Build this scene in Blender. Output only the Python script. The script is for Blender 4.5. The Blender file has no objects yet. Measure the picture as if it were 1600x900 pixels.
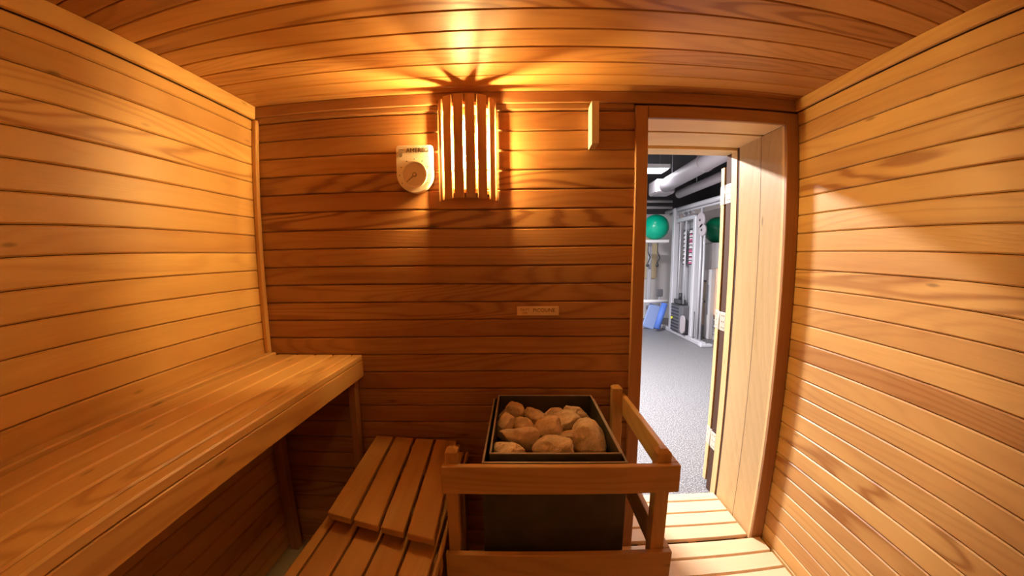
import bpy, bmesh, math, random
from mathutils import Vector, Matrix, Euler, noise
random.seed(7)
C = bpy.context.scene.collection
sc = bpy.context.scene
PI = math.pi

# ---------------------------------------------------------------- camera, light, exposure
CAMZ = 1.47
def cam_basis(p, y, r):
    cp, sp, cy, sy, cr, sr = math.cos(p), math.sin(p), math.cos(y), math.sin(y), math.cos(r), math.sin(r)
    B = Matrix(((1, 0, 0), (0, 0, 1), (0, 1, 0)))
    Rx = Matrix(((1, 0, 0), (0, cp, -sp), (0, sp, cp)))
    Rz = Matrix(((cy, -sy, 0), (sy, cy, 0), (0, 0, 1)))
    Ry = Matrix(((cr, 0, sr), (0, 1, 0), (-sr, 0, cr)))
    return Rz @ Rx @ Ry @ B
Rm = cam_basis(-0.12573118687989884, 0.02176890203895227, 0.008711206474038797)
cd = bpy.data.cameras.new('camera'); cam = bpy.data.objects.new('camera', cd); C.objects.link(cam)
M3 = Matrix([[Rm[i][0], Rm[i][1], -Rm[i][2]] for i in range(3)])
cam.matrix_world = Matrix.Translation((0, 0, CAMZ)) @ M3.to_4x4()
cd.type = 'PANO'; cd.panorama_type = 'FISHEYE_LENS_POLYNOMIAL'
cd.sensor_width = 36; cd.sensor_fit = 'HORIZONTAL'; cd.shift_y = 30 / 900
cd.fisheye_fov = math.radians(200)
kk = [1.4198273172385605, -0.3400697470361516, -0.1795046414644216, 0.19565045732315053]
cd.fisheye_polynomial_k0 = 0
cd.fisheye_polynomial_k1 = -kk[0] / 18
cd.fisheye_polynomial_k2 = -kk[1] / 18 ** 2
cd.fisheye_polynomial_k3 = -kk[2] / 18 ** 3
cd.fisheye_polynomial_k4 = -kk[3] / 18 ** 4
cd.clip_start = 0.01; cd.clip_end = 100
sc.camera = cam

w = bpy.data.worlds.new('world'); sc.world = w; w.use_nodes = True
w.node_tree.nodes['Background'].inputs[0].default_value = (0.5, 0.5, 0.5, 1)
w.node_tree.nodes['Background'].inputs[1].default_value = 0.0

EXPOSURE = 0.1
LAMP_STRENGTH = 1200.0          # wall lamp bulb
LAMP_COLOR = (1.0, 0.68, 0.25)
REAR_FILL_STRENGTH = 700.0  # added fill lamp behind the camera
GYM_KEY = 420.0
GYM_FILL = 72.0
sc.view_settings.view_transform = 'Standard'; sc.view_settings.look = 'None'
sc.view_settings.exposure = EXPOSURE; sc.view_settings.gamma = 1.0
sc.view_settings.use_curve_mapping = False
sc.cycles.use_denoising = True
sc.cycles.max_bounces = 10; sc.cycles.diffuse_bounces = 8
sc.cycles.sample_clamp_indirect = 10

def area(name, loc, rot, sx, sy, power, color):
    l = bpy.data.lights.new(name, 'AREA'); l.shape = 'RECTANGLE'; l.size = sx; l.size_y = sy
    l.energy = power; l.color = color
    o = bpy.data.objects.new(name, l); C.objects.link(o); o.location = loc; o.rotation_euler = rot
    return o
area('gym_ceiling_lamp_light', (-0.15, 4.0, 2.86), (0, 0, 0), 0.5, 0.25, GYM_KEY, (1.0, 0.93, 0.93))
area('gym_far_lamp_light', (2.36, 6.8, 2.97), (0, 0, 0), 0.38, 0.32, GYM_FILL * .12, (0.95, 0.96, 1.0))
area('gym_mid_lamp_light', (1.0, 4.8, 2.90), (0, 0, 0), 1.0, 0.4, GYM_FILL * .75, (0.97, 0.96, 1.0))

# ---------------------------------------------------------------- materials
def nodes(m):
    m.use_nodes = True; nt = m.node_tree; return nt, nt.nodes, nt.links
def simple(name, col, rough=.5, metal=0.0, emit=None, es=0, bump=0, bscale=50, var=0, vscale=8):
    m = bpy.data.materials.new(name); nt, N, L = nodes(m); b = N['Principled BSDF']
    b.inputs['Base Color'].default_value = (*col, 1); b.inputs['Roughness'].default_value = rough
    b.inputs['Metallic'].default_value = metal
    tc = N.new('ShaderNodeTexCoord')
    nz = N.new('ShaderNodeTexNoise'); nz.inputs['Scale'].default_value = vscale; nz.inputs['Detail'].default_value = 4
    L.new(tc.outputs['Object'], nz.inputs['Vector'])
    mx = N.new('ShaderNodeMix'); mx.data_type = 'RGBA'; mx.blend_type = 'MULTIPLY'; mx.inputs[0].default_value = 1
    rp = N.new('ShaderNodeValToRGB'); v = max(0, 1 - var)
    rp.color_ramp.elements[0].position = .3; rp.color_ramp.elements[0].color = (v, v, v, 1)
    rp.color_ramp.elements[1].position = .7; rp.color_ramp.elements[1].color = (1, 1, 1, 1)
    L.new(nz.outputs['Fac'], rp.inputs[0]); mx.inputs[6].default_value = (*col, 1)
    L.new(rp.outputs[0], mx.inputs[7]); L.new(mx.outputs[2], b.inputs['Base Color'])
    if bump:
        bn = N.new('ShaderNodeTexNoise'); bn.inputs['Scale'].default_value = bscale; bn.inputs['Detail'].default_value = 5
        L.new(tc.outputs['Object'], bn.inputs['Vector'])
        bp = N.new('ShaderNodeBump'); bp.inputs['Strength'].default_value = bump; bp.inputs['Distance'].default_value = .01
        L.new(bn.outputs['Fac'], bp.inputs['Height']); L.new(bp.outputs[0], b.inputs['Normal'])
    if emit:
        b.inputs['Emission Color'].default_value = (*emit, 1); b.inputs['Emission Strength'].default_value = es
    return m

def wood(name, light, dark, red=(0.30, 0.10, 0.035), rough=.42, ring=1.0, spec=.35, sat=1.0):
    """cedar: corner attribute 'grain' = (along, across, depth)+offset, 'tone' = (tone, figure, warmth)"""
    m = bpy.data.materials.new(name); nt, N, L = nodes(m); b = N['Principled BSDF']
    g = N.new('ShaderNodeAttribute'); g.attribute_name = 'grain'
    t = N.new('ShaderNodeAttribute'); t.attribute_name = 'tone'
    sx = N.new('ShaderNodeSeparateXYZ'); L.new(t.outputs['Vector'], sx.inputs[0])
    def mp(s):
        v = N.new('ShaderNodeVectorMath'); v.operation = 'MULTIPLY'; v.inputs[1].default_value = s
        L.new(g.outputs['Vector'], v.inputs[0]); return v.outputs[0]
    def nz(vec, scale, det=2, dist=0, rg=.5):
        n = N.new('ShaderNodeTexNoise'); n.inputs['Scale'].default_value = scale; n.inputs['Detail'].default_value = det
        n.inputs['Distortion'].default_value = dist; n.inputs['Roughness'].default_value = rg
        L.new(vec, n.inputs['Vector']); return n.outputs['Fac']
    def ma(op, a, bb=None, c=None):
        n = N.new('ShaderNodeMath'); n.operation = op
        for i, x in enumerate((a, bb, c)):
            if x is None: continue
            if isinstance(x, (int, float)): n.inputs[i].default_value = x
            else: L.new(x, n.inputs[i])
        return n.outputs[0]
    n1 = nz(mp((.5, 4.5, 4.5)), 1.0, 1.0, 0.2)                # growth field whose contours are the rings
    n1b = nz(mp((3.0, 30, 30)), 1.0, 2)
    ph = ma('MULTIPLY_ADD', n1b, .035, n1)
    rings = ma('SINE', ma('MULTIPLY', ph, 120.0 * ring))
    rings = ma('MULTIPLY_ADD', rings, .5, .5)
    rings = ma('POWER', rings, 2.5)
    fib = nz(mp((5, 260, 260)), 1.0, 3, 0, .7)
    blot = nz(mp((1.6, 7, 7)), 1.0, 3)
    streak = nz(mp((.30, 9, 9)), 1.0, 2)
    # fac = light->dark amount
    fg = ma('MULTIPLY', rings, ma('MULTIPLY', sx.outputs['Y'], .95))
    fac = ma('MULTIPLY_ADD', ma('SUBTRACT', streak, .5), .8, fg)
    fac = ma('MULTIPLY_ADD', ma('SUBTRACT', fib, .5), .38, fac)
    fac = ma('MULTIPLY_ADD', ma('SUBTRACT', blot, .5), .75, fac)
    fac = ma('ADD', fac, ma('SUBTRACT', .62, ma('MULTIPLY', sx.outputs['X'], .62)))
    cl = N.new('ShaderNodeClamp'); L.new(fac, cl.inputs[0])
    mx = N.new('ShaderNodeMix'); mx.data_type = 'RGBA'; L.new(cl.outputs[0], mx.inputs[0])
    mx.inputs[6].default_value = (*light, 1); mx.inputs[7].default_value = (*dark, 1)
    mr = N.new('ShaderNodeMix'); mr.data_type = 'RGBA'
    L.new(ma('MULTIPLY', sx.outputs['Z'], .35), mr.inputs[0]); L.new(mx.outputs[2], mr.inputs[6]); mr.inputs[7].default_value = (*red, 1)
    # small dark knots / flecks
    vo = N.new('ShaderNodeTexVoronoi'); vo.inputs['Scale'].default_value = 1.0; L.new(mp((2.2, 9, 9)), vo.inputs['Vector'])
    kn = N.new('ShaderNodeMapRange'); kn.inputs[1].default_value = .03; kn.inputs[2].default_value = .075
    kn.inputs[3].default_value = .55; kn.inputs[4].default_value = 1; L.new(vo.outputs['Distance'], kn.inputs[0])
    mk = N.new('ShaderNodeMix'); mk.data_type = 'RGBA'; mk.blend_type = 'MULTIPLY'; mk.inputs[0].default_value = 1
    L.new(mr.outputs[2], mk.inputs[6]); L.new(kn.outputs[0], mk.inputs[7])
    L.new(mk.outputs[2], b.inputs['Base Color'])
    L.new(ma('MULTIPLY_ADD', fib, .25, rough - .12), b.inputs['Roughness'])
    b.inputs['Specular IOR Level'].default_value = spec
    bp = N.new('ShaderNodeBump'); bp.inputs['Strength'].default_value = .18; bp.inputs['Distance'].default_value = .002
    L.new(ma('ADD', fib, ma('MULTIPLY', rings, .4)), bp.inputs['Height']); L.new(bp.outputs[0], b.inputs['Normal'])
    return m

M = {}
M['cedar'] = wood('cedar_paneling', (0.67, 0.385, 0.125), (0.37, 0.155, 0.038))
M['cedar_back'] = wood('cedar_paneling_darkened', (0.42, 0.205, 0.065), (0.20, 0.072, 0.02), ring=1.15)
M['bench'] = wood('bench_cedar', (0.66, 0.375, 0.13), (0.38, 0.165, 0.045))
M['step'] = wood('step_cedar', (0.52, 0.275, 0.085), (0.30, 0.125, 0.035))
M['guard'] = wood('guard_cedar', (0.60, 0.345, 0.12), (0.33, 0.155, 0.045))
M['trim'] = wood('trim_cedar', (0.40, 0.20, 0.075), (0.25, 0.105, 0.035))
M['fir'] = wood('pale_door_wood', (0.80, 0.55, 0.25), (0.62, 0.39, 0.15), red=(.6, .4, .2), ring=.6)
M['duck'] = wood('duckboard_pine', (0.82, 0.58, 0.36), (0.62, 0.40, 0.21), red=(.6, .4, .2), ring=.7)
M['shade'] = wood('lamp_shade_wood', (0.50, 0.24, 0.10), (0.30, 0.12, 0.04))
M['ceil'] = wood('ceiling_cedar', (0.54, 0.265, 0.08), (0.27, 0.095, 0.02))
M['sub'] = simple('groove_shadow_wood', (0.07, 0.025, 0.008), .8)
M['concrete'] = simple('tan_concrete', (0.42, 0.33, 0.22), .85, var=.25, vscale=6, bump=.2)
M['steel'] = simple('blackened_steel', (0.085, 0.072, 0.05), .42, .45, var=.35, vscale=12)
M['steel_edge'] = simple('tray_steel', (0.55, 0.45, 0.38), .38, .3, var=.3, vscale=20)
M['stone'] = simple('sauna_stone', (0.80, 0.57, 0.37), .92, var=.4, vscale=16, bump=1.0, bscale=45)
M['plastic'] = simple('cream_plastic', (0.80, 0.72, 0.55), .4)
M['dial'] = simple('cream_dial', (0.62, 0.55, 0.42), .35)
M['print'] = simple('black_print', (0.02, 0.018, 0.015), .6)
M['print_soft'] = simple('grey_print', (0.25, 0.22, 0.18), .6)
M['brass'] = simple('brass_screw', (0.6, 0.42, 0.2), .3, 1)
M['plaque'] = simple('tan_plaque', (0.72, 0.50, 0.28), .5, var=.15)
M['engrave'] = simple('engraved_brown', (0.10, 0.04, 0.015), .7)
M['hinge'] = simple('hinge_metal', (0.80, 0.74, 0.60), .35, .5)
M['jar'] = simple('lit_glass_jar', (1, .9, .7), .3, emit=LAMP_COLOR, es=LAMP_STRENGTH)
M['white'] = simple('white_paint', (0.82, 0.81, 0.82), .5)
M['gymwall'] = simple('gym_wall_paint', (0.55, 0.53, 0.54), .7)
M['gymdark'] = simple('gym_dark_ceiling', (0.085, 0.08, 0.088), .8)
M['bulk'] = simple('bulkhead_paint', (0.80, 0.72, 0.70), .6)
M['duct'] = simple('duct_grey', (0.46, 0.42, 0.45), .6)
M['silver'] = simple('silver_frame', (0.56, 0.57, 0.62), .35, .15)
M['greyf'] = simple('grey_panel', (0.42, 0.43, 0.47), .5)
M['blackp'] = simple('black_weight', (0.045, 0.045, 0.05), .4)
M['greyw'] = simple('weight_edge', (0.13, 0.13, 0.145), .4)
M['green'] = simple('green_ball', (0.0, 0.50, 0.30), .28)
M['greend'] = simple('dark_green_ball', (0.0, 0.22, 0.10), .4)
M['blue'] = simple('blue_mat', (0.10, 0.22, 0.72), .6)
M['bluel'] = simple('pale_blue_mat', (0.28, 0.38, 0.68), .6)
M['yellow'] = simple('yellow_tag', (0.75, 0.78, 0.05), .5)
M['pink'] = simple('magenta_number', (0.70, 0.12, 0.30), .5)
M['cream'] = simple('cream_panel', (0.80, 0.66, 0.42), .6)
M['peach'] = simple('peach_panel', (0.85, 0.62, 0.45), .6)
M['lampglow'] = simple('gym_lamp_diffuser', (1, 1, 1), .5, emit=(1, .97, 1), es=5)
def rubber():
    m = simple('speckled_rubber_floor', (0.30, 0.30, 0.31), .55); nt, N, L = nodes(m); b = N['Principled BSDF']
    tc = N.new('ShaderNodeTexCoord'); n = N.new('ShaderNodeTexNoise'); n.inputs['Scale'].default_value = 110; n.inputs['Detail'].default_value = 2
    L.new(tc.outputs['Object'], n.inputs['Vector']); r = N.new('ShaderNodeValToRGB')
    e = r.color_ramp.elements; e[0].position = .50; e[0].color = (.13, .13, .137, 1); e[1].position = .62; e[1].color = (.42, .42, .44, 1)
    L.new(n.outputs['Fac'], r.inputs[0]); L.new(r.outputs[0], b.inputs['Base Color']); return m
M['rubber'] = rubber()

# ---------------------------------------------------------------- mesh helpers
class MB:
    """collects solids into ONE mesh; every wood solid carries grain / tone corner data"""
    def __init__(s):
        s.bm = bmesh.new()
        s.g = s.bm.loops.layers.float_vector.new('grain'); s.t = s.bm.loops.layers.float_vector.new('tone')
    def _paint(s, faces, axis, tone, off):
        perm = {0: (0, 1, 2), 1: (1, 0, 2), 2: (2, 0, 1)}[axis]
        for f in faces:
            for l in f.loops:
                c = l.vert.co; l[s.g] = (c[perm[0]] + off[0], c[perm[1]] + off[1], c[perm[2]] + off[2]); l[s.t] = tone
    def box(s, lo, hi, axis=0, bev=.0025, tone=None, mat=0, xf=None, seg=1):
        if tone is None: tone = rt()
        r = bmesh.ops.create_cube(s.bm, size=1); vs = r['verts']
        lo = Vector(lo); hi = Vector(hi); ce = (lo + hi) / 2; sz = hi - lo
        for v in vs: v.co = Vector((v.co.x * sz.x, v.co.y * sz.y, v.co.z * sz.z)) + ce
        fs = set(f for v in vs for f in v.link_faces)
        if bev > 0:
            es = set(e for v in vs for e in v.link_edges)
            rr = bmesh.ops.bevel(s.bm, geom=list(es), offset=min(bev, min(sz) * .45), segments=seg, profile=.6, affect='EDGES')
            vs2 = set(v for f in rr['faces'] for v in f.verts)
            fs = set(f for v in vs2 for f in v.link_faces)
        for f in fs: f.material_index = mat
        s._paint(fs, axis, tone, (random.uniform(0, 90), random.uniform(0, 90), random.uniform(0, 90)))
        if xf is not None:
            for v in set(v for f in fs for v in f.verts): v.co = xf @ v.co
        return fs
    def prism(s, poly, ax, a, b, axis=0, tone=None, mat=0, bev=0):
        """poly: 2D points in the plane of the other two axes, extruded along ax from a to b"""
        if tone is None: tone = rt()
        def mk(p, q):
            if ax == 2: return (p[0], p[1], q)
            if ax == 1: return (p[0], q, p[1])
            return (q, p[0], p[1])
        A = [s.bm.verts.new(mk(p, a)) for p in poly]; B = [s.bm.verts.new(mk(p, b)) for p in poly]
        n = len(poly); fs = [s.bm.faces.new(A), s.bm.faces.new(B[::-1])]
        for i in range(n): fs.append(s.bm.faces.new((A[i], B[i], B[(i + 1) % n], A[(i + 1) % n])))
        bmesh.ops.recalc_face_normals(s.bm, faces=fs)
        if bev:
            es = set(e for f in fs for e in f.edges)
            rr = bmesh.ops.bevel(s.bm, geom=list(es), offset=bev, segments=1, affect='EDGES')
            fs = set(f for f in rr['faces']) | set(f for f in fs if f.is_valid)
            fs = set(f2 for f in fs for v in f.verts for f2 in v.link_faces)
        for f in fs: f.material_index = mat
        s._paint(fs, axis, tone, (random.uniform(0, 90), random.uniform(0, 90), random.uniform(0, 90)))
        return fs
    def cyl(s, p, q, r, r2=None, seg=20, mat=0, smooth=True, tone=(.5, .2, .2)):
        p = Vector(p); q = Vector(q); d = q - p; r2 = r if r2 is None else r2
        rr = bmesh.ops.create_cone(s.bm, cap_ends=True, segments=seg, radius1=r, radius2=r2, depth=d.length,
                                   matrix=Matrix.Translation((p + q) / 2) @ d.to_track_quat('Z', 'Y').to_matrix().to_4x4())
        fs = set(f for v in rr['verts'] for f in v.link_faces)
        for f in fs:
            f.material_index = mat
            if len(f.verts) == 4: f.smooth = smooth
        s._paint(fs, 2, tone, (0, 0, 0)); return fs
    def tube(s, pts, r, seg=10, mat=0):
        for a, b in zip(pts[:-1], pts[1:]): s.cyl(a, b, r, seg=seg, mat=mat)
        for a in pts[1:-1]: s.sphere(a, r, 1, mat=mat)
    def sphere(s, c, r, sub=2, mat=0, scale=(1, 1, 1)):
        rr = bmesh.ops.create_icosphere(s.bm, subdivisions=sub, radius=r)
        for v in rr['verts']: v.co = Vector((v.co.x * scale[0], v.co.y * scale[1], v.co.z * scale[2])) + Vector(c)
        fs = set(f for v in rr['verts'] for f in v.link_faces)
        for f in fs: f.smooth = True; f.material_index = mat
        return fs
    def build(s, name, mats, parent=None, label=None, loc=None):
        me = bpy.data.meshes.new(name)
        if loc is not None: bmesh.ops.translate(s.bm, verts=s.bm.verts, vec=-Vector(loc))
        s.bm.to_mesh(me); s.bm.free()
        for m in (mats if isinstance(mats, (list, tuple)) else [mats]): me.materials.append(m)
        o = bpy.data.objects.new(name, me); C.objects.link(o)
        if loc is not None: o.location = loc
        if parent is not None:
            o.parent = parent
            w0 = Vector(parent.location); p = parent.parent
            while p is not None: w0 = w0 + Vector(p.location); p = p.parent
            o.location = Vector(o.location) - w0 if loc is not None else -w0
        if label: o['label'] = label
        return o
def rt(lo=.35, hi=1.0, fig=None):
    f = random.random()
    fig = (random.uniform(.05, .3) if f < .7 else random.uniform(.45, .95)) if fig is None else fig
    return (random.uniform(lo, hi), fig, random.random() ** 2)
def thing(name, label, cat, loc=(0, 0, 0), group=None):
    o = bpy.data.objects.new(name, None); C.objects.link(o); o.location = loc; o.empty_display_size = .1
    o['label'] = label; o['category'] = cat
    if group: o['group'] = group
    return o
def tag(o, label, cat, group=None):
    o['label'] = label; o['category'] = cat
    if group: o['group'] = group
    return o
def struct(mb, name, mats, parent=None):
    o = mb.build(name, mats, parent)
    if parent is None: o['kind'] = 'structure'
    return o
def text_mesh(name, body, size, mat, matrix, parent, extrude=.0004, sx=1.0, spacing=1.0):
    cu = bpy.data.curves.new(name, 'FONT'); cu.body = body; cu.size = size; cu.extrude = extrude
    cu.align_x = 'CENTER'; cu.align_y = 'CENTER'; cu.space_character = spacing
    tmp = bpy.data.objects.new(name, cu); C.objects.link(tmp)
    bpy.context.view_layer.update()
    me = bpy.data.meshes.new_from_object(tmp.evaluated_get(bpy.context.evaluated_depsgraph_get()))
    bpy.data.objects.remove(tmp); me.materials.clear(); me.materials.append(mat)
    me.transform(matrix @ Matrix.Diagonal((sx, 1, 1, 1)))
    o = bpy.data.objects.new(name, me); C.objects.link(o); o.parent = parent
    if parent is not None: o.location = -Vector(parent.location)
    return o

# ---------------------------------------------------------------- room
XL, XR, YB, YF, ZC = -1.2213, 1.2675, 1.694, -1.35, 2.19
OL, OR_, OH, YO = 0.557, 1.203, 2.078, 2.21          # door opening, outer face of the wall
T = .014                                             # board thickness

# floors
b = MB(); b.box((XL - .1, YF - .1, -.08), (XR + .1, 2.10, 0), bev=0); struct(b, 'floor', M['concrete'])
b = MB(); b.box((-3.2, 2.10, -.08), (5.2, 9.6, 0.0), bev=0); struct(b, 'floor', M['rubber'])

# left wall (boards run in y)
def clad_x(xface, sgn, zs, y0, y1, tones, name, mat):
    b = MB(); b.box((xface - (.006 if sgn > 0 else T + .05), y0, 0), (xface + (T + .05 if sgn > 0 else .006), y1, ZC), bev=0, mat=1)
    # boards stand on the room side
    for i in range(len(zs) - 1):
        xa, xb = (xface - T, xface) if sgn > 0 else (xface, xface + T)
        b.box((xa, y0, zs[i] + .0012), (xb, y1, zs[i + 1] - .0012), axis=1, bev=.0042, tone=tones(i, zs[i]))
    return struct(b, name, [mat, M['sub']])
zL = [0.0] + [1.518 + .081 * k for k in range(-18, 7)] + [2.083, 2.13]
zL = [z for z in zL if z >= 0]
figL = {1.842: (.85, .75, .1), 1.923: (.75, .35, .1)}
def tl(i, z):
    for k, v in figL.items():
        if abs(z - k) < .02: return v
    if abs(z - 1.032) < .03: return (.35, .2, .5)
    return rt(.62, .95, random.uniform(.04, .22))
clad_x(XL - T, -1, zL, YF, YB, tl, 'wall_left', M['cedar'])
zR = [1.506 + .0815 * k for k in range(-19, 8)] + [2.14]
zR = [0.0] + [z for z in zR if z > 0.02]
def tr(i, z):
    d = {1.832: (.9, .25, .2), 1.751: (.85, .95, .1), 1.343: (.95, .85, .0), 1.017: (.25, .3, .75), .609: (.65, .8, .2), .446: (.35, .9, .2)}
    for k, v in d.items():
        if abs(z - k) < .02: return v
    return rt(.70, 1.0, random.uniform(.04, .25))
clad_x(XR + T, 1, zR, YF, YB, tr, 'wall_right', M['cedar'])

# back wall with door opening (boards run in x)
b = MB()
b.box((XL - .1, YB + T, 0), (OL, YO, ZC + .2), bev=0, mat=1)
b.box((OR_ + .0, YB + T, 0), (XR + .1, YO, ZC + .2), bev=0, mat=1)
b.box((OL, YB + T, OH + .02), (OR_, YO, ZC + .2), bev=0, mat=1)
zB = [0.0] + [1.199 + .083 * k for k in range(-14, 12)] + [2.139]
zB = sorted(z for z in zB if z >= 0)
def tb(i, z):
    d = {1.614: (.62, .95, .1), 1.78: (.8, .8, .0), 1.531: (.6, .2, .3), 1.199: (.55, .55, .4), .867: (.3, .2, .8)}
    for k, v in d.items():
        if abs(z - k) < .02: return v
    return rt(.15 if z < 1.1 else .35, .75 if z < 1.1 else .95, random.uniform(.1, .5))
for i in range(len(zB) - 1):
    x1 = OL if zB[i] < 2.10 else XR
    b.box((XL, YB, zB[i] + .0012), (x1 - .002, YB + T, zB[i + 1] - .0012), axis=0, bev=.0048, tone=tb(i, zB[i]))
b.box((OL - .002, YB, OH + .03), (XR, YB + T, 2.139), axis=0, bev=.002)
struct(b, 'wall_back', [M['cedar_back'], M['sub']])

# wall behind the camera
b = MB(); b.box((XL, YF - .06, 0), (XR, YF - T, ZC), bev=0, mat=1)
for i in range(len(zL) - 1): b.box((XL, YF - T, zL[i] + .0012), (XR, YF, zL[i + 1] - .0012), axis=0, bev=.003, tone=rt(.5, .95))
struct(b, 'wall_front', [M['cedar'], M['sub']])

# ceiling (boards run in x)
b = MB(); b.box((XL - .06, YF - .06, ZC + T), (XR + .06, YB + .05, ZC + T + .05), bev=0, mat=1)
ys = [YB, 1.62, 1.53] + [1.43 - .1055 * k for k in range(0, 30)]
ys = [y for y in ys if y > YF] + [YF]
ctone = {2: (.6, .2, .1), 3: (.5, .45, .5), 4: (.75, .3, .2), 5: (.6, .2, .3), 6: (.35, .95, .5), 7: (.9, .15, .0), 8: (.35, .3, .7)}
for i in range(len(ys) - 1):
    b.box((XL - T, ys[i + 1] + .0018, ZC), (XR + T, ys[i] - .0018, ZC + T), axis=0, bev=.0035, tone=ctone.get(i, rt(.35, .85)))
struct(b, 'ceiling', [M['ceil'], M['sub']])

# ceiling and corner trims
b = MB(); b.box((XL, YB - .018, 2.14), (XR, YB, ZC), axis=0, bev=.003, tone=(.35, .2, .6)); b.box((XL, YB - .008, 2.118), (.50, YB, 2.14), axis=0, bev=.002, tone=(.4, .2, .5)); struct(b, 'trim_1', M['trim'])
b = MB(); b.box((XL, YF, 2.13), (XL + .018, YB - .019, ZC), axis=1, bev=.003, tone=(.8, .15, .1)); struct(b, 'trim_2', M['cedar'])
b = MB(); b.box((XR - .018, YF, 2.14), (XR, YB - .019, ZC), axis=1, bev=.003, tone=(.8, .15, .2)); struct(b, 'trim_3', M['cedar'])
b = MB(); b.box((XL, YB - .024, .0), (XL + .024, YB, 2.128), axis=2, bev=.004, tone=(.7, .15, .3)); struct(b, 'trim_4', M['bench'])

# door frame: casing, jambs, head, stops, leaf, hinges
door = bpy.data.objects.new('door_1', None); C.objects.link(door); door.location = (OL, YB, 0); door['kind'] = 'structure'
ct = (.55, .2, .45)
b = MB()
b.box((.503, YB - .020, 0), (OL, YB, 2.130), axis=2, bev=.003, tone=ct)
b.box((OL + .0005, YB - .020, OH - .002), (OR_ - .001, YB, 2.130), axis=0, bev=.003, tone=ct)
b.box((OR_, YB - .020, 0), (XR - .001, YB, 2.130), axis=2, bev=.003, tone=ct)
b.build('door_casing', M['trim'], door)
b = MB()
b.box((OL - .012, YB - .003, 0), (OL + .0, YO, OH), axis=2, bev=.001, tone=(.5, .2, .2))
jt = (.85, .12, .05)
b.box((OR_, YB - .003, 0), (OR_ + .05, 1.875, OH), axis=2, bev=.0015, tone=jt)
b.box((OR_, 1.876, 0), (OR_ + .05, 2.075, OH), axis=2, bev=.0015, tone=(.9, .2, .0))
b.box((OR_ - .004, 2.092, .0), (OR_ + .05, 2.150, OH), axis=2, bev=.001, tone=(1, .1, 0))
b.box((OR_ + .002, 2.151, .0), (OR_ + .05, YO, OH), axis=2, bev=.001, tone=(.8, .1, 0))
b.box((OL, YB - .003, OH), (OR_, 1.850, OH + .03), axis=0, bev=.001, tone=(.85, .1, .1))
b.box((OL, 1.866, OH - .002), (OR_, 2.080, OH + .03), axis=0, bev=.001, tone=(.8, .1, .1))
b.box((OL, 2.094, OH - .014), (OR_, YO, OH + .03), axis=0, bev=.001, tone=(.9, .1, .1))
b.build('door_frame', M['fir'], door)
b = MB(); b.box((OR_ + .012, YO + .045, .03), (OR_ + .78, YO + .085, 2.01), axis=2, bev=.002, tone=(.95, .1, 0))
leaf = b.build('door_leaf', M['fir'], door)
for z in (1.845, 1.10, .345):
    b = MB()
    b.box((OR_ - .001, 2.156, z - .055), (OR_ + .003, YO - .001, z + .055), bev=.001)
    b.box((OR_ + .009, YO + .048, z - .055), (OR_ + .0135, YO + .084, z + .055), bev=.001)
    b.cyl((OR_ + .006, YO + .022, z - .055), (OR_ + .006, YO + .022, z + .055), .007, seg=12)
    b.box((OR_ + .003, YO - .002, z - .054), (OR_ + .008, YO + .05, z + .054), bev=0)
    for dz in (-.035, 0, .035):
        for yy in (2.172, 2.194, YO + .066): b.cyl((OR_ - .003 + (.011 if yy > YO else 0), yy, z + dz), (OR_ + .002 + (.011 if yy > YO else 0), yy, z + dz), .0035, seg=8, mat=1)
    b.build('hinge', [M['hinge'], M['brass']], leaf, label='pale steel butt hinge')

# ---------------------------------------------------------------- upper bench along the left wall
BT = 1.036
bench = thing('sauna_bench', 'long upper cedar bench along the left wall with deep front fascia', 'bench', (-.98, .17, 0))
bx = [(-1.221, -1.170), (-1.160, -1.064), (-1.060, -.972), (-.968, -.884), (-.880, -.793), (-.789, -.742)]
bt_ = [(.5, .1, .5), (.65, .12, .2), (.8, .08, .1), (.98, .08, .0), (.95, .6, .0), (.8, .12, .1)]
for (x0, x1), tn in zip(bx, bt_):
    b = MB(); b.box((x0 + .0016, YF, BT - .028 + (.010 if x0 < -1.2 else 0)), (x1 - .0016, YB - .003, BT + (.010 if x0 < -1.2 else 0)), axis=1, bev=.0045, tone=tn)
    b.build('slat', M['bench'], bench)
b = MB(); b.box((-.772, YF, BT - .105), (-.742, YB - .003, BT - .0285), axis=1, bev=.002, tone=(.7, .45, .2)); b.build('fascia', M['bench'], bench)
for x, y, m_ in ((-.797, YB - .06, .045), (-1.2, YB - .075, .045)):
    b = MB(); b.box((x, y, 0), (x + m_ - (.013 if x > -1 else 0), y + .045, BT - .0285 if x < -1 else BT - .0285), axis=2, bev=.002, tone=(.35, .2, .4)); b.build('leg', M['trim'], bench)
b = MB(); b.box((-1.2, .45, BT - .09), (-.773, .49, BT - .029), axis=0, bev=.002); b.build('bearer', M['bench'], bench)
b = MB(); b.box((-1.2, -.6, 0), (-1.155, -.555, BT - .029), axis=2, bev=.002); b.build('leg', M['bench'], bench)
b = MB(); b.box((-.82, -.6, 0), (-.775, -.555, BT - .029), axis=2, bev=.002); b.build('leg', M['bench'], bench)

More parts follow.
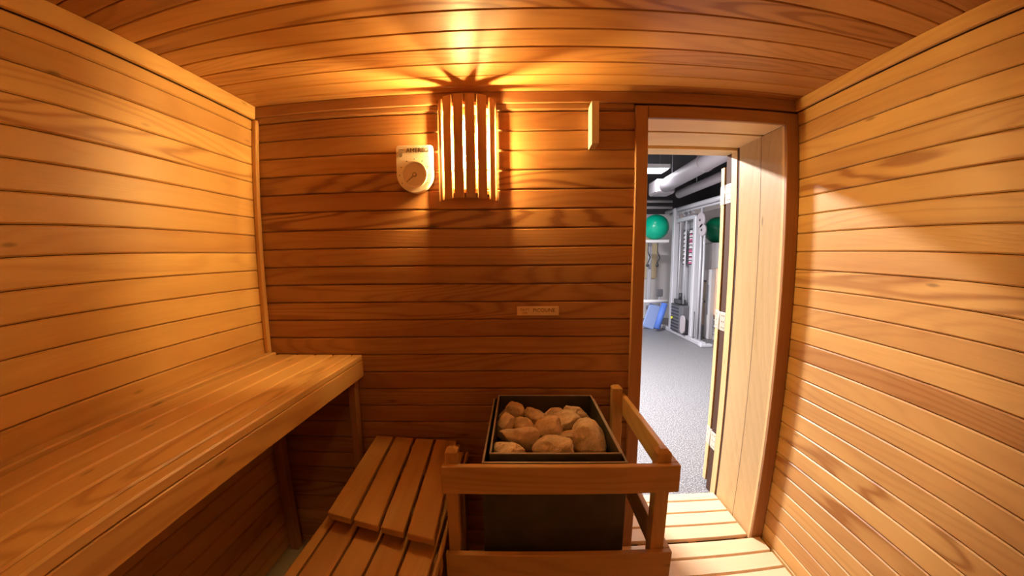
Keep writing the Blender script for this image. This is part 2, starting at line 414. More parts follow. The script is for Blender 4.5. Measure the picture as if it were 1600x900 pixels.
# ---------------------------------------------------------------- lower bench and loose slatted panel on it
LZ = .592
low = thing('lower_bench', 'lower slatted cedar bench below the upper bench, reaching toward the viewer', 'bench', (-.45, .3, 0))
lx = [(-.680, -.645), (-.636, -.549), (-.540, -.455), (-.446, -.360), (-.351, -.265), (-.254, -.243)]
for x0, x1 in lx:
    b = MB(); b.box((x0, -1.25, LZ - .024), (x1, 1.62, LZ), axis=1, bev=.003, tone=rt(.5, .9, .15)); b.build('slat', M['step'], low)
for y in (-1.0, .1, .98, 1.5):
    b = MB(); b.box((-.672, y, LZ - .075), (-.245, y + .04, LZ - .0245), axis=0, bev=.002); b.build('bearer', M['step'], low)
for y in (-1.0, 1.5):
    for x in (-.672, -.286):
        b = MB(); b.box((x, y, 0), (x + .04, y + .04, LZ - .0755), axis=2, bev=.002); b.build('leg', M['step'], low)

PZ = .642
pan = thing('slatted_panel', 'loose four-slat cedar panel lying on the far end of the lower bench', 'bench panel', (-.46, 1.36, LZ))
def near(x): return 1.098 - .27 * (x + .655)
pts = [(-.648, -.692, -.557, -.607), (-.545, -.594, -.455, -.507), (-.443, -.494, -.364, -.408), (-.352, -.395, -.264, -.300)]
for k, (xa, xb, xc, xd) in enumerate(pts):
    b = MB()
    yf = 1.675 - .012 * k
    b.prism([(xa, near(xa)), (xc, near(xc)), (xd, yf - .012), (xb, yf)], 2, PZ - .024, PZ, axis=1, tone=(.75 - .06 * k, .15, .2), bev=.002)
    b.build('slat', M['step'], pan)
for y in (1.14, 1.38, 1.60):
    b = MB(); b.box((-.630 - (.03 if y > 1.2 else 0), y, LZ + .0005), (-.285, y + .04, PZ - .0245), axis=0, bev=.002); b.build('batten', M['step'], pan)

# ---------------------------------------------------------------- heater with stone tray
heater = thing('sauna_heater', 'black steel electric sauna heater with open stone tray behind the wooden guard rail', 'heater', (.11, 1.39, 0))
hx0, hx1, hy0, hy1, hz = -.124, .340, 1.112, 1.665, .828
b = MB()
t = .006
for lo, hi in (((hx0, hy0, .12), (hx1, hy0 + t, hz)), ((hx0, hy1 - t, .12), (hx1, hy1, hz)), ((hx0, hy0 + t, .12), (hx0 + t, hy1 - t, hz)), ((hx1 - t, hy0 + t, .12), (hx1, hy1 - t, hz)), ((hx0 + t, hy0 + t, .12), (hx1 - t, hy1 - t, .14))):
    b.box(lo, hi, bev=.001)
b.build('outer_casing', M['steel'], heater)
b = MB(); ix0, ix1, iy0, iy1, iz = hx0 + .022, hx1 - .014, hy0 + .024, hy1 - .007, .846; t = .005
for lo, hi in (((ix0, iy0, .62), (ix1, iy0 + t, iz)), ((ix0, iy1 - t, .62), (ix1, iy1, iz)), ((ix0, iy0 + t, .62), (ix0 + t, iy1 - t, iz)), ((ix1 - t, iy0 + t, .62), (ix1, iy1 - t, iz)), ((ix0 + t, iy0 + t, .725), (ix1 - t, iy1 - t, .735))):
    b.box(lo, hi, bev=.0008)
b.build('stone_tray', M['steel'], heater, label='thin folded sheet-metal tray with bright worn rim')
b = MB()
for lo, hi in (((ix0 - .0012, iy0 - .0012, iz), (ix1 + .0012, iy0 + t, iz + .003)), ((ix0 - .0012, iy1 - t, iz), (ix1 + .0012, iy1 + .001, iz + .003)), ((ix0 - .0012, iy0 + t, iz), (ix0 + t, iy1 - t, iz + .003)), ((ix1 - t, iy0 + t, iz), (ix1 + .0012, iy1 - t, iz + .003))):
    b.box(lo, hi, bev=.0006)
b.build('tray_rim', M['steel_edge'], heater, label='bright worn metal rim')
b = MB()
for lo, hi in (((hx0 - .001, hy0 - .001, hz), (hx1 + .001, hy0 + .006, hz + .0025)), ((hx0 - .001, hy0 + .006, hz), (hx0 + .006, hy1, hz + .0025)), ((hx1 - .006, hy0 + .006, hz), (hx1 + .001, hy1, hz + .0025))):
    b.box(lo, hi, bev=.0006)
b.build('casing_rim', M['steel_edge'], heater, label='thin bright casing edge')
for x in (hx0 + .02, hx1 - .05):
    for y in (hy0 + .03, hy1 - .06):
        b = MB(); b.box((x, y, 0), (x + .03, y + .03, .12), bev=.002); b.build('foot', M['steel'], heater)

def rock(seed, c, size, rot, label, cuts=7, boxy=.5, rough=.10):
    rnd = random.Random(seed); bm = bmesh.new(); bmesh.ops.create_icosphere(bm, subdivisions=4, radius=1)
    planes = []
    for i in range(cuts):
        n = Vector((rnd.uniform(-1, 1), rnd.uniform(-1, 1), rnd.uniform(-.9, 1))).normalized(); planes.append((n, rnd.uniform(.52, .82)))
    for v in bm.verts:
        p = v.co.copy()
        m = max(abs(p.x), abs(p.y), abs(p.z)); p = p.lerp(p / m * .82, boxy)
        for n, d in planes:
            k = p.dot(n) - d
            if k > 0: p -= n * k * .93
        q = v.co * 1.7 + Vector((seed * 3.1, 0, 0))
        p += v.co * (noise.fractal(q, 1.0, 2.0, 4) * rough + noise.ridged_multi_fractal(q * 1.3, 1.0, 2.1, 4, 1.0, 2.0) * rough * .35 - rough * .3)
        v.co = p
    R = Euler(rot).to_matrix(); S = Vector(size)
    for v in bm.verts: v.co = R @ Vector((v.co.x * S.x, v.co.y * S.y, v.co.z * S.z)) 
    for f in bm.faces: f.smooth = False
    for f in bm.faces: f.smooth = True
    zmin = min(v.co.z for v in bm.verts); c = (c[0], c[1], max(c[2], .7365 - zmin))
    if c[2] + zmin > .7365:      # rest on the tray floor: stretch the hidden underside down to it
        k = (.7365 - c[2]) / zmin
        for v in bm.verts:
            if v.co.z < 0: v.co.z *= k
    me = bpy.data.meshes.new('sauna_stone'); bm.to_mesh(me); bm.free(); me.materials.append(M['stone'])
    o = bpy.data.objects.new('sauna_stone', me); C.objects.link(o); o.location = c
    tag(o, label, 'stone', 'stones heaped in the heater tray'); return o
# stones: (centre, half sizes, rotation, label)
RK = [
 ((-.038, 1.560, .785), (.050, .040, .055), (.3, .2, .5), 'shadowed stone in the far left corner of the heater tray', 8, .5),
 ((.065, 1.540, .795), (.062, .032, .042), (.5, .35, -.5), 'sharp ridged stone at the back of the tray, right of the far left corner stone', 9, .7),
 ((-.054, 1.430, .800), (.034, .048, .055), (.1, .2, .2), 'upright squarish stone against the left side of the tray', 7, .7),
 ((.022, 1.435, .800), (.055, .038, .036), (.2, .5, -.4), 'small ridged stone behind the leaning flat slab', 9, .6),
 ((.120, 1.415, .795), (.058, .052, .045), (.1, .1, .6), 'rounded pitted stone in the middle of the tray', 4, .2),
 ((-.005, 1.315, .806), (.082, .030, .050), (.75, .12, .12), 'large flat slab leaning toward the back left of the tray', 5, .5),
 ((-.030, 1.205, .812), (.062, .045, .030), (.05, .02, .05), 'low oblong stone in the near left corner of the tray', 6, .8),
 ((.105, 1.218, .806), (.080, .055, .048), (.1, -.05, .1), 'big blocky stone at the middle of the near tray edge', 8, .6),
 ((.176, 1.330, .785), (.046, .040, .045), (.3, .4, .6), 'stone wedged between the near blocky stone and the largest boulder', 7, .5),
 ((.185, 1.485, .806), (.050, .040, .040), (.2, .1, .3), 'banded stone with a dark hollow at the back of the tray', 8, .5),
 ((.140, 1.555, .785), (.045, .035, .045), (.1, .5, .2), 'stone half hidden behind the rounded pitted stone', 7, .5),
 ((.250, 1.325, .806), (.058, .088, .058), (.12, .05, .18), 'largest smooth boulder at the right side of the tray', 3, .15),
 ((.240, 1.565, .790), (.058, .035, .035), (.0, .1, -.1), 'flat stone along the back edge of the tray behind the largest boulder', 6, .6),
 ]
for i, (c, s_, r_, lb, cu, bx_) in enumerate(RK):
    s_ = tuple(v * (1.08 if i in (5, 6, 7, 11) else 1.2) for v in s_)
    c = (.11 + (c[0] - .11) * 1.05, c[1], c[2] + (.012 if i in (6, 7, 5) else 0)); rock(11 + i, c, s_, r_, lb, cu, bx_, .09 if cu > 4 else .06)
# ---------------------------------------------------------------- heater guard
gd = thing('heater_guard', 'wooden post and rail guard around the sauna heater', 'guard rail', (.12, 1.35, 0))
gt = (.75, .2, .25)
def capped_post(x0, y0, s_, z1, tn=gt):
    b = MB(); b.box((x0, y0, 0), (x0 + s_, y0 + s_, z1), axis=2, bev=.0015, tone=tn)
    top = [v for v in b.bm.verts if v.co.z > z1 - .002]
    c = .012
    A = [b.bm.verts.new((x0 + (s_ if i in (1, 2) else 0) * 1.0, y0 + (s_ if i > 1 else 0), z1)) for i in range(4)]
    B = [b.bm.verts.new((x0 + (s_ - c if i in (1, 2) else c), y0 + (s_ - c if i > 1 else c), z1 + .011)) for i in range(4)]
    fs = [b.bm.faces.new(B)]
    for i in range(4): fs.append(b.bm.faces.new((A[i], A[(i + 1) % 4], B[(i + 1) % 4], B[i])))
    bmesh.ops.recalc_face_normals(b.bm, faces=fs); b._paint(fs, 2, tn, (1, 2, 3))
    b.build('post', M['guard'], gd)
GY = 1.040
capped_post(.416, GY + .022, .044, .884); capped_post(.416, 1.625, .044, .890); capped_post(-.232, GY + .022, .036, .890, (.4, .2, .5))
for z0, z1 in ((.766, .856), (.440, .548)):
    b = MB(); b.box((-.240, GY, z0), (.482, GY + .021, z1), axis=0, bev=.002, tone=(.62, .25, .3)); b.build('front_rail', M['guard'], gd)
    b = MB(); b.box((.461, GY + .022, z0), (.482, 1.668, z1), axis=1, bev=.002, tone=(.7, .25, .2)); b.build('side_rail', M['guard'], gd)

# ---------------------------------------------------------------- duckboard floor
dk = thing('duckboard', 'pale slatted wooden duckboard running through the doorway', 'duckboard', (.87, .8, 0))
def slat(x0, x1, y0, y1, i):
    b = MB(); b.box((x0, y0, .020), (x1, y1, .040), axis=0, bev=.0035, tone=rt(.6, 1, .12)); b.build('slat', M['duck'], dk)
edges = [2.098, 2.018, 1.910, 1.800, 1.689]
for a, c in zip(edges[:-1], edges[1:]): slat(OL + .003, OR_ - .008, c + .010, a, 0)
y = 1.672; k = 0
while y > -1.1:
    slat(.49, 1.252, y - .105, y, k); y -= .1165; k += 1
for x in (.60, .87, 1.14):
    b = MB(); b.box((x, -1.1, 0), (x + .04, 2.09, .0195), axis=1, bev=.001, tone=(.2, .2, .2)); b.build('batten', M['duck'], dk)

# ---------------------------------------------------------------- wall lamp
LX = -.222
lamp = thing('wall_lamp', 'glowing wall lamp behind a curved shade of vertical wooden slats', 'lamp', (LX, YB, 1.93))
def ell(a, k=1.0): return (LX + .122 * k * math.sin(a), YB - .128 * k * math.cos(a))
arc = lambda k, n=24: [ell(-PI / 2 + PI * i / n, k) for i in range(n + 1)]
for nm, z0, z1 in (('top_panel', 2.098, 2.112), ('bottom_panel', 1.748, 1.762)):
    b = MB(); b.prism([(LX - .115, YB - .001), (LX - .103, YB - .055), (LX - .066, YB - .098), (LX - .023, YB - .117), (LX + .023, YB - .117), (LX + .066, YB - .098), (LX + .103, YB - .055), (LX + .115, YB - .001)], 2, z0, z1, axis=0, tone=(.5, .2, .3)); b.build(nm, M['shade'], lamp)
b = MB(); b.box((LX - .03, YB - .010, 1.763), (LX + .03, YB - .0005, 2.097), axis=2, bev=.001); b.build('back_plate', M['shade'], lamp)
SL = ((-.1215, .017, 1.57, .013), (-.1075, .062, 1.10, .0195), (-.070, .108, .52, .0205), (-.0235, .124, .12, .0195))
SL = SL + tuple((-a, b_, -c, d_) for a, b_, c, d_ in SL[::-1])
for k, (dx, dy, an, wd) in enumerate(SL):
    cx, cy = LX + dx, YB - dy; nx, ny = -math.sin(an), -math.cos(an)
    th = .0045
    b = MB(); lo_ = 1.726; hi_ = 2.140
    xf = Matrix.Translation((cx, cy, 0)) @ Matrix(((-ny, -nx, 0, 0), (nx, -ny, 0, 0), (0, 0, 1, 0), (0, 0, 0, 1)))
    b.box((-wd, -th, lo_), (wd, th, hi_), axis=2, bev=.0015, tone=(.55, .15, .3), xf=xf)
    b.build('slat', M['shade'], lamp)
b = MB(); b.cyl((LX, YB - .062, 2.04), (LX, YB - .062, 2.0975), .030, seg=24); b.cyl((LX, YB - .062, 2.06), (LX, YB - .011, 2.06), .018); b.build('socket', M['plastic'], lamp)
b = MB(); b.cyl((LX, YB - .062, 1.885), (LX, YB - .062, 2.039), .032, seg=20); b.sphere((LX, YB - .062, 1.885), .032, 2); b.build('glass_jar', M['jar'], lamp, label='bright glowing glass jar')

def copy_tree(o, parent=None):
    c = o.copy(); C.objects.link(c)
    if parent is not None: c.parent = parent
    for ch in list(o.children): copy_tree(ch, c)
    return c
bpy.context.view_layer.update()
fill_lamp = copy_tree(lamp)  # added copy on the unseen rear wall, as warm fill light
fill_lamp.location = (-.15, YF, 1.93); fill_lamp.rotation_euler = (0, 0, PI)
fill_jar = bpy.data.materials.new('fill_glass_jar'); fill_jar.use_nodes = True
pb = fill_jar.node_tree.nodes['Principled BSDF']; pb.inputs['Base Color'].default_value = (1, .9, .7, 1)
pb.inputs['Emission Color'].default_value = (*LAMP_COLOR, 1); pb.inputs['Emission Strength'].default_value = REAR_FILL_STRENGTH
for ch in fill_lamp.children:
    if ch.name.startswith('glass_jar'): ch.data = ch.data.copy(); ch.data.materials[0] = fill_jar
fill_lamp['label'] = 'added fill lamp, a copy of the slatted one, on the unseen wall behind the viewer'

# ---------------------------------------------------------------- thermometer
TX, TZ = -.453, 1.846
th_ = thing('thermometer', 'cream dial thermometer on the back wall left of the lamp', 'thermometer', (TX, YB, TZ))
poly = [(TX + .080 * math.cos(a), TZ + .080 * math.sin(a)) for a in [PI + PI * i / 28 for i in range(29)]]
rc = .012; zt = TZ + .120
for cx, sg in ((TX + .080 - rc, 0), (TX - .080 + rc, 1)):
    for i in range(6):
        a = (0 if sg == 0 else PI / 2) + PI / 2 * i / 5; poly.append((cx + rc * math.cos(a), zt - rc + rc * math.sin(a)))
y0, y1 = YB - .034, YB - .004
b = MB(); b.prism(poly, 1, y0, y1, bev=.002)
b.build('plate', M['plastic'], th_)
b = MB(); b.box((TX - .05, YB - .004, TZ - .03), (TX + .05, YB - .0003, TZ + .07), bev=0); b.build('wall_mount', M['plastic'], th_)
b = MB(); n = 48
def ring(b, c, r0, r1, ya, yb, mat=0):
    P = [[b.bm.verts.new((c[0] + r * math.cos(2 * PI * i / n), yy, c[1] + r * math.sin(2 * PI * i / n))) for i in range(n)] for r, yy in ((r1, yb), (r1, ya), (r0, ya), (r0, yb))]
    for j in range(4):
        for i in range(n):
            f = b.bm.faces.new((P[j][i], P[j][(i + 1) % n], P[(j + 1) % 4][(i + 1) % n], P[(j + 1) % 4][i])); f.material_index = mat
    bmesh.ops.recalc_face_normals(b.bm, faces=b.bm.faces)
ring(b, (TX, TZ - .004), .049, .055, y0 - .008, y0 + .0005)
b.build('dial_rim', M['plastic'], th_)
b = MB(); b.cyl((TX, y0 - .0006, TZ - .004), (TX, y0 + .001, TZ - .004), .049, seg=40); b.build('dial_face', M['dial'], th_)
b = MB(); b.cyl((TX, y0 - .006, TZ - .004), (TX, y0, TZ - .004), .0095, seg=20); b.cyl((TX, y0 - .007, TZ - .004), (TX, y0 - .006, TZ - .004), .005, seg=16, mat=1)
b.build('hub', [M['print_soft'], M['dial']], th_)
a = math.radians(222)
b = MB(); b.cyl((TX, y0 - .004, TZ - .004), (TX + .052 * math.cos(a), y0 - .004, TZ - .004 + .052 * math.sin(a)), .0016, .0008, seg=8); b.build('needle', M['print'], th_)
b = MB()
for k in range(9):
    a = math.radians(-30 + 30 * k + (0)) if k < 9 else 0
    a = math.radians(-32 + 30.5 * k)
    b = MB(); b.cyl((TX + .066 * math.cos(a), y0 - .0008, TZ - .004 + .066 * math.sin(a)), (TX + .066 * math.cos(a), y0 + .001, TZ - .004 + .066 * math.sin(a)), .0024, seg=10); b.build('scale_dot', M['print'], th_)
FR = Matrix(((1, 0, 0, 0), (0, 0, -1, 0), (0, 1, 0, 0), (0, 0, 0, 1)))     # text faces -y
text_mesh('lettering', 'AMEREG', .026, M['print'], Matrix.Translation((TX + .014, y0 - .0004, TZ + .098)) @ FR, th_)
b = MB()
for k in range(3): b.box((TX - .073 + k * .003, y0 - .0006, TZ + .088 + .006 * k), (TX - .048 + k * .002, y0 + .0005, TZ + .0915 + .006 * k), bev=0)
b.cyl((TX - .060, y0 - .0006, TZ + .080), (TX - .060, y0 + .0005, TZ + .080), .0085, seg=18)
b.build('emblem', M['print_soft'], th_)

# ---------------------------------------------------------------- small vertical sensor cover, wall plaque
sb = thing('sensor_cover', 'narrow cream vertical cover strip near the top left of the door', 'sensor cover', (.315, YB, 2.03))
b = MB(); b.box((.301, YB - .078, 1.945), (.3045, YB - .0005, 2.122), bev=.0008); b.build('side_plate', M['plastic'], sb, label='side plate with its lamp light painted as brighter cream')  # lamp-lit side: the light is put into a paler colour
b = MB(); b.box((.3050, YB - .078, 1.950), (.332, YB - .0005, 2.122), bev=.001); b.build('front_plate', simple('beige_cover_shaded', (.55, .38, .22), .5), sb)  # same cover, darker tone painted for the face turned off the lamp
for z in (2.034, 1.962):
    b = MB(); b.cyl((.320, YB - .081, z), (.320, YB - .078, z), .0042, seg=14); b.build('screw', M['brass'], sb)

pq = thing('name_plaque', 'small tan engraved plaque low on the back wall right of center', 'plaque', (.083, YB, 1.238))
b = MB(); b.box((-.014, YB - .006, 1.217), (.180, YB - .0003, 1.259), bev=.001); b.build('plate', M['plaque'], pq)
text_mesh('lettering', 'PICOUNE', .024, M['engrave'], Matrix.Translation((.112, YB - .0064, 1.2405)) @ FR, pq, sx=1.0)
text_mesh('small_lettering', 'TAYT', .016, M['engrave'], Matrix.Translation((.022, YB - .0064, 1.2425)) @ FR, pq, sx=1.1)
text_mesh('small_lettering', 'LAB', .011, M['engrave'], Matrix.Translation((.022, YB - .0064, 1.2295)) @ FR, pq, sx=1.3)

# ================================================================ gym beyond the door
GX0, GX1, GY1, GZ = -3.0, 4.7, 9.3, 3.35
def wallbox(name, lo, hi, mats=M['gymwall']):
    b = MB(); b.box(lo, hi, bev=0); return struct(b, name, mats)
b = MB()
b.box((GX0 - .1, 2.10, 0), (XL - .1, YO, GZ), bev=0); b.box((XR + .1, 2.10, 0), (GX1 + .1, YO, GZ), bev=0)
b.box((XL - .1, 2.10, ZC + .2), (XR + .1, YO, GZ), bev=0)
struct(b, 'wall_gym_near', M['gymwall'])
wallbox('wall_gym_left', (GX0 - .1, YO, 0), (GX0, GY1, GZ))
wallbox('wall_gym_far', (GX0 - .1, GY1, 0), (GX1 + .1, GY1 + .1, 2.55), M['white'])
wallbox('wall_gym_far_upper', (GX0 - .1, GY1, 2.55), (GX1 + .1, GY1 + .1, GZ), M['gymdark'])
wallbox('wall_gym_right', (GX1, YO, 0), (GX1 + .1, GY1, 2.45), M['gymwall'])
wallbox('wall_gym_right_upper', (GX1, YO, 2.45), (GX1 + .1, GY1, GZ), M['gymdark'])
wallbox('ceiling', (GX0 - .1, 2.10, GZ), (GX1 + .1, GY1 + .1, GZ + .1), M['gymdark'])
wallbox('trim_5', (3.75, 3.0, 2.42), (GX1, 9.29, 2.60), M['bulk'])
# ceiling lamps
def lamp_panel(loc, sx, sy, label):
    t = thing('ceiling_light', label, 'ceiling light', loc, 'flat white gym ceiling lights')
    b = MB(); b.box((loc[0] - sx / 2 - .03, loc[1] - sy / 2 - .03, loc[2] + .02), (loc[0] + sx / 2 + .03, loc[1] + sy / 2 + .03, loc[2] + .09), bev=.004); b.build('housing', M['white'], t)
    b = MB(); b.box((loc[0] - sx / 2, loc[1] - sy / 2, loc[2]), (loc[0] + sx / 2, loc[1] + sy / 2, loc[2] + .0195), bev=.003); b.build('diffuser', M['lampglow'], t)
    for q in (-1, 1):
        b = MB(); b.cyl((loc[0] + q * sx * .3, loc[1], loc[2] + .09), (loc[0] + q * sx * .3, loc[1], GZ), .006, seg=8); b.build('hanger', M['greyf'], t)
lamp_panel((2.36, 6.8, 3.0), .40, .34, 'glowing flat ceiling light seen in the top left of the doorway')
lamp_panel((-.15, 4.0, 2.90), .5, .25, 'flat ceiling light just outside the sauna, out of view')
lamp_panel((1.0, 4.8, 2.95), 1.0, .4, 'flat ceiling light in the middle of the gym, out of view')
# ducts
d = thing('air_duct', 'large grey round air duct crossing under the gym ceiling', 'duct', (2.5, 6, 2.85))
b = MB(); b.cyl((2.66, 7.0, 2.80), (2.56, 3.6, 2.84), .125, seg=28); b.build('pipe', M['duct'], d)
b = MB(); b.cyl((2.610, 5.40, 2.82), (2.609, 5.36, 2.82), .138, seg=28); b.build('flange', M['duct'], d)
b = MB(); b.box((2.48, 6.98, 2.66), (2.84, 7.4, 2.92), bev=.03); b.build('end_box', M['duct'], d)
for y in (4.6, 5.4, 6.6):
    b = MB(); b.cyl((2.62, y, 2.9), (2.62, y, GZ), .008, seg=8); b.build('hanger', M['greyf'], d)
d = thing('air_pipe', 'thinner grey pipe running beside the large air duct', 'pipe', (2.85, 6, 2.7))
b = MB(); b.cyl((3.00, 7.2, 2.68), (3.04, 4.0, 2.72), .075, seg=20); b.build('pipe', M['duct'], d)
b = MB(); b.cyl((3.01, 6.5, 2.72), (3.01, 6.5, GZ), .008, seg=8); b.build('hanger', M['greyf'], d)
for z in (2.66, 2.80):
    b = MB(); b.cyl((1.9, 8.9, z), (3.55, 8.9, z), .032, seg=14)
    o = b.build('wall_pipe', M['white'], None, loc=(2.7, 8.9, z)); tag(o, ('lower' if z < 2.7 else 'upper') + ' of two white horizontal pipes high on the far gym wall', 'pipe', 'white pipes on the far gym wall')
for z in (2.66, 2.80): pass

# cable machine, standing along y at x about 3.08
cm = thing('cable_machine', 'silver cable weight machine with tall uprights and black weight stack', 'exercise machine', (3.08, 7.0, 0))
X0 = 3.08
b = MB(); b.box((X0 - .05, 6.15, 0.0), (X0 + .05, 7.95, .075), bev=.012); b.build('base_rail', M['silver'], cm)
b = MB(); b.box((X0 - .07, 6.10, 0.0), (X0 + .14, 6.22, .05), bev=.012); b.build('foot', M['silver'], cm)
for yy, r_, zt_ in ((7.50, .055, 2.46), (6.60, .05, 2.22)):
    b = MB(); b.box((X0 - r_, yy - r_, .076), (X0 + r_, yy + r_, zt_), bev=.015); b.build('upright', M['silver'], cm)
b = MB(); b.box((X0 + .11, 7.22, .01), (X0 + .17, 7.42, 2.40), bev=.01); b.build('back_panel', M['greyf'], cm)
b = MB(); b.box((X0 + .13, 6.70, .01), (X0 + .17, 7.15, 2.18), bev=.005); b.build('back_panel', M['greyf'], cm)
b = MB(); b.box((X0 - .03, 6.652, 2.17), (X0 + .03, 7.442, 2.24), bev=.01); b.build('cross_bar', M['silver'], cm)
b = MB(); b.cyl((X0, 5.7, 2.40), (X0, 8.0, 2.43), .04, seg=14); b.cyl((X0, 5.7, 2.33), (X0, 7.8, 2.36), .018, seg=10); b.build('top_beam', M['silver'], cm)
for yy in (7.27, 7.02):
    b = MB(); b.cyl((X0, yy, .62), (X0, yy, 2.17), .016, seg=12); b.build('guide_rod', M['silver'], cm)
for k in range(17):
    z = .085 + k * .031
    b = MB(); b.box((X0 - .09, 6.99, z), (X0 + .08, 7.36, z + .027), bev=.004); b.build('weight_plate', M['greyw'] if k % 2 else M['blackp'], cm)
b = MB(); b.box((X0 - .06, 7.02, .615), (X0 + .06, 7.32, .70), bev=.01); b.cyl((X0, 7.15, .70), (X0, 7.15, .82), .03, seg=12); b.build('stack_head', M['blackp'], cm)
b = MB(); b.box((X0 - .10, 6.80, .09), (X0 + .06, 6.97, .60), bev=.01); b.build('stack_guard', M['greyw'], cm)
b = MB(); b.cyl((X0 - .12, 7.27, .33), (X0 - .09, 7.27, .33), .025, seg=12); b.build('selector_pin', M['yellow'], cm, label='yellow selector pin')
b = MB()
b.prism([(6.74 + .10 * math.cos(a) * .85, (.36 if math.sin(a) >= 0 else .20) + .085 * math.sin(a)) for a in [2 * PI * i / 28 for i in range(28)]], 0, X0 - .13, X0 - .105)
b.build('pulley_cover', M['duct'], cm)
for (yy, zz, r_) in ((6.40, 2.12, .125), (6.33, 1.95, .10)):
    b = MB(); b.cyl((X0 - .04, yy, zz), (X0 + .0, yy, zz), r_, seg=28); b.cyl((X0 - .05, yy, zz), (X0 + .01, yy, zz), .02, seg=10, mat=1); b.build('pulley', [M['duct'], M['blackp']], cm)
b = MB(); b.cyl((X0, 6.42, .08), (X0, 6.42, 2.33), .022, seg=10); b.cyl((X0, 6.30, .08), (X0, 6.30, 1.9), .018, seg=10); b.build('cable_post', M['silver'], cm)
b = MB(); b.cyl((X0 - .02, 6.50, .05), (X0 - .02, 6.50, .55), .008, seg=8); b.build('cable', M['blackp'], cm)
for (ya, yb, n_, m1, m2) in ((7.20, 7.06, 8, 'white', 'white'), (6.96, 6.78, 9, 'white', 'pink')):
    b = MB(); z0 = 1.36
    b.box((X0 + .030, yb, z0), (X0 + .045, ya, z0 + .66), bev=.002, mat=0)
    for k in range(n_):
        z = z0 + .025 + k * .62 / n_
        b.box((X0 + .024, yb + .025, z), (X0 + .031, ya - .03, z + .026), bev=0, mat=1 if (k % 3) else 2)
        b.box((X0 + .024, yb + .045, z + .03), (X0 + .031, ya - .045, z + .048), bev=0, mat=2 if k % 2 else 1)
    b.build('number_strip', [M['blackp'], M[m1], M[m2]], cm, label='dark strip of printed weight numbers')
for yy in (7.35, 7.1, 6.9, 6.7):
    b = MB(); b.tube([(X0, yy, 2.36), (X0 - .02, yy + .04, 2.31), (X0 - .01, yy - .03, 2.27)], .010, seg=8); b.build('hook', M['greyf'], cm)

# storage rack at the left of the machine with ball
rk = thing('storage_rack', 'white rack with a top shelf holding the green ball, left of the cable machine', 'rack', (2.75, 7.9, 0))
b = MB(); b.box((2.45, 7.75, 1.80), (3.06, 8.10, 1.86), bev=.01); b.build('shelf', M['white'], rk)
b = MB(); b.cyl((2.35, 7.72, .60), (3.06, 7.72, .60), .035, seg=14); b.build('crossbar', M['white'], rk)
for x in (2.52, 2.72): 
    b = MB(); b.box((x, 7.98, 0), (x + .075, 8.06, 1.80), bev=.01); b.build('upright', M['greyf'], rk)
for x in (2.66, 2.86):
    b = MB(); b.cyl((x, 7.85, 1.62), (x, 7.85, 1.80), .008, seg=8); b.tube([(x, 7.85, 1.62), (x + .05, 7.85, 1.50), (x, 7.85, 1.38)], .012, seg=8); b.sphere((x, 7.85, 1.34), .035, 2); b.build('strap_handle', M['blackp'], rk, label='black hanging strap handle')
b = MB(); b.box((2.30, 7.88, 0), (2.80, 8.08, .06), bev=.01); b.build('base', M['white'], rk)
b = MB(); b.sphere((2.83, 7.92, 2.125), .262, 4); o = b.build('exercise_ball', M['green'], None, loc=(2.83, 7.92, 2.125)); tag(o, 'bright green exercise ball on top of the white rack', 'exercise ball')
b = MB(); b.sphere((3.80, 7.25, 2.02), .25, 4); o = b.build('exercise_ball', M['greend'], None, loc=(3.80, 7.25, 2.02)); tag(o, 'dark green exercise ball right of the cable machine', 'exercise ball')
cb = thing('storage_cabinet', 'white wall cabinet carrying the dark green ball', 'cabinet', (3.80, 7.2, 0))
b = MB(); b.box((3.56, 6.98, 1.25), (4.10, 7.5, 1.77), bev=.008); b.build('body', M['white'], cb)
b = MB(); b.box((3.545, 7.0, 1.27), (3.558, 7.48, 1.75), bev=.004); b.build('door', M['white'], cb)
b = MB(); b.box((3.98, 7.0, 0), (4.08, 7.48, 1.25), bev=.005); b.build('support', M['white'], cb)
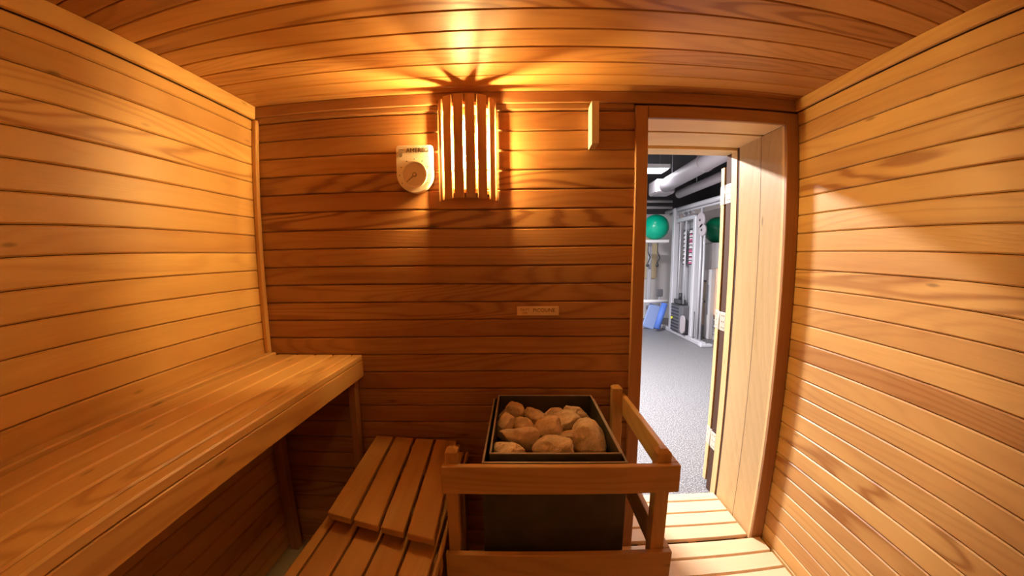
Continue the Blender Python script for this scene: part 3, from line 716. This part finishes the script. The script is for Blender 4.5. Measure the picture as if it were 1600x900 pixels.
# mats
for (x, tone_, lb) in ((2.78, 'blue', 'rolled bright blue exercise mat leaning beside the cable machine'), (2.60, 'bluel', 'paler blue mat leaning behind the rolled blue mat')):
    b = MB()
    if tone_ == 'blue':
        b.cyl((x, 7.52, .06), (x + .18, 7.62, .56), .062, seg=22); b.cyl((x - .004, 7.518, .052), (x, 7.52, .06), .025, seg=14)
    else:
        xf = Matrix.Translation((x + .05, 7.77, 0)) @ Matrix.Rotation(.30, 4, 'Y')
        b.box((-.10, 0, .03), (.16, .05, .55), bev=.02, xf=xf)
    o = b.build('exercise_mat', M[tone_], None, loc=(x, 7.6, 0)); tag(o, lb, 'mat', 'mats leaning by the machine')
pd = thing('padded_seat', 'dark grey padded seat behind the blue mats', 'gym seat', (2.95, 7.85, 0))
b = MB(); b.box((2.88, 7.85, .68), (3.01, 7.91, .84), bev=.035, seg=3); b.build('cushion', M['greyw'], pd)
b = MB(); b.cyl((2.945, 7.88, .0), (2.945, 7.88, .69), .015, seg=12); b.build('stem', M['greyf'], pd)
for (x0, x1, z0, z1, m_, lb) in ((2.95, 3.35, 1.0, 2.0, 'cream', 'cream board on the far gym wall left of the machine'),):
    b = MB(); b.box((x0, 9.22, z0), (x1, 9.29, z1), bev=.005); o = b.build('wall_board', M[m_], None, loc=((x0 + x1) / 2, 9.25, z0)); tag(o, lb, 'board')
# right hand leaning boards
for (y0, y1, z0, z1, m_, lb, x) in ((7.05, 7.40, .66, 1.02, 'cream', 'small cream box panel behind the right of the cable machine', 3.60), (7.08, 7.36, .18, .62, 'peach', 'peach coloured box panel below the cream one', 3.60)):
    b = MB(); b.box((x, y0, z0), (x + .18, y1, z1), bev=.006); b.box((x + .02, y0 + .02, z1), (x + .16, y1 - .02, z1 + .035), bev=.004, mat=1)
    o = b.build('storage_box', [M[m_], M['blackp']], None, loc=(x, y0, z0)); tag(o, lb, 'box')
st = thing('leaning_bench', 'white folded bench leaning at the right edge of the doorway view', 'gym bench', (3.45, 6.5, 0))
xf = Matrix.Translation((3.55, 6.62, 0)) @ Matrix.Rotation(-.22, 4, 'X')
b = MB(); b.box((-.03, -.20, .45), (.03, .16, 1.30), bev=.02, xf=xf); b.build('backboard', M['peach'], st)
for q in (-.18, .10):
    b = MB(); b.box((-.03, q, .0), (.03, q + .05, .45), bev=.008, xf=xf); b.build('leg', M['silver'], st)
b = MB()
for z in (.12, .25, .36): b.box((-.02, -.13, z), (.02, .10, z + .03), bev=.005, xf=xf)
b.build('rung', M['silver'], st)
bb = thing('upright_board', 'tall white slanted post right of the cable machine foot', 'post', (3.4, 6.6, 0))
b = MB(); b.box((3.44, 6.72, 0), (3.52, 6.90, 1.28), bev=.01); b.build('panel', M['white'], bb)
b = MB(); b.box((3.436, 6.77, .45), (3.4395, 6.84, 1.0), bev=.001); b.build('groove', M['greyf'], bb)
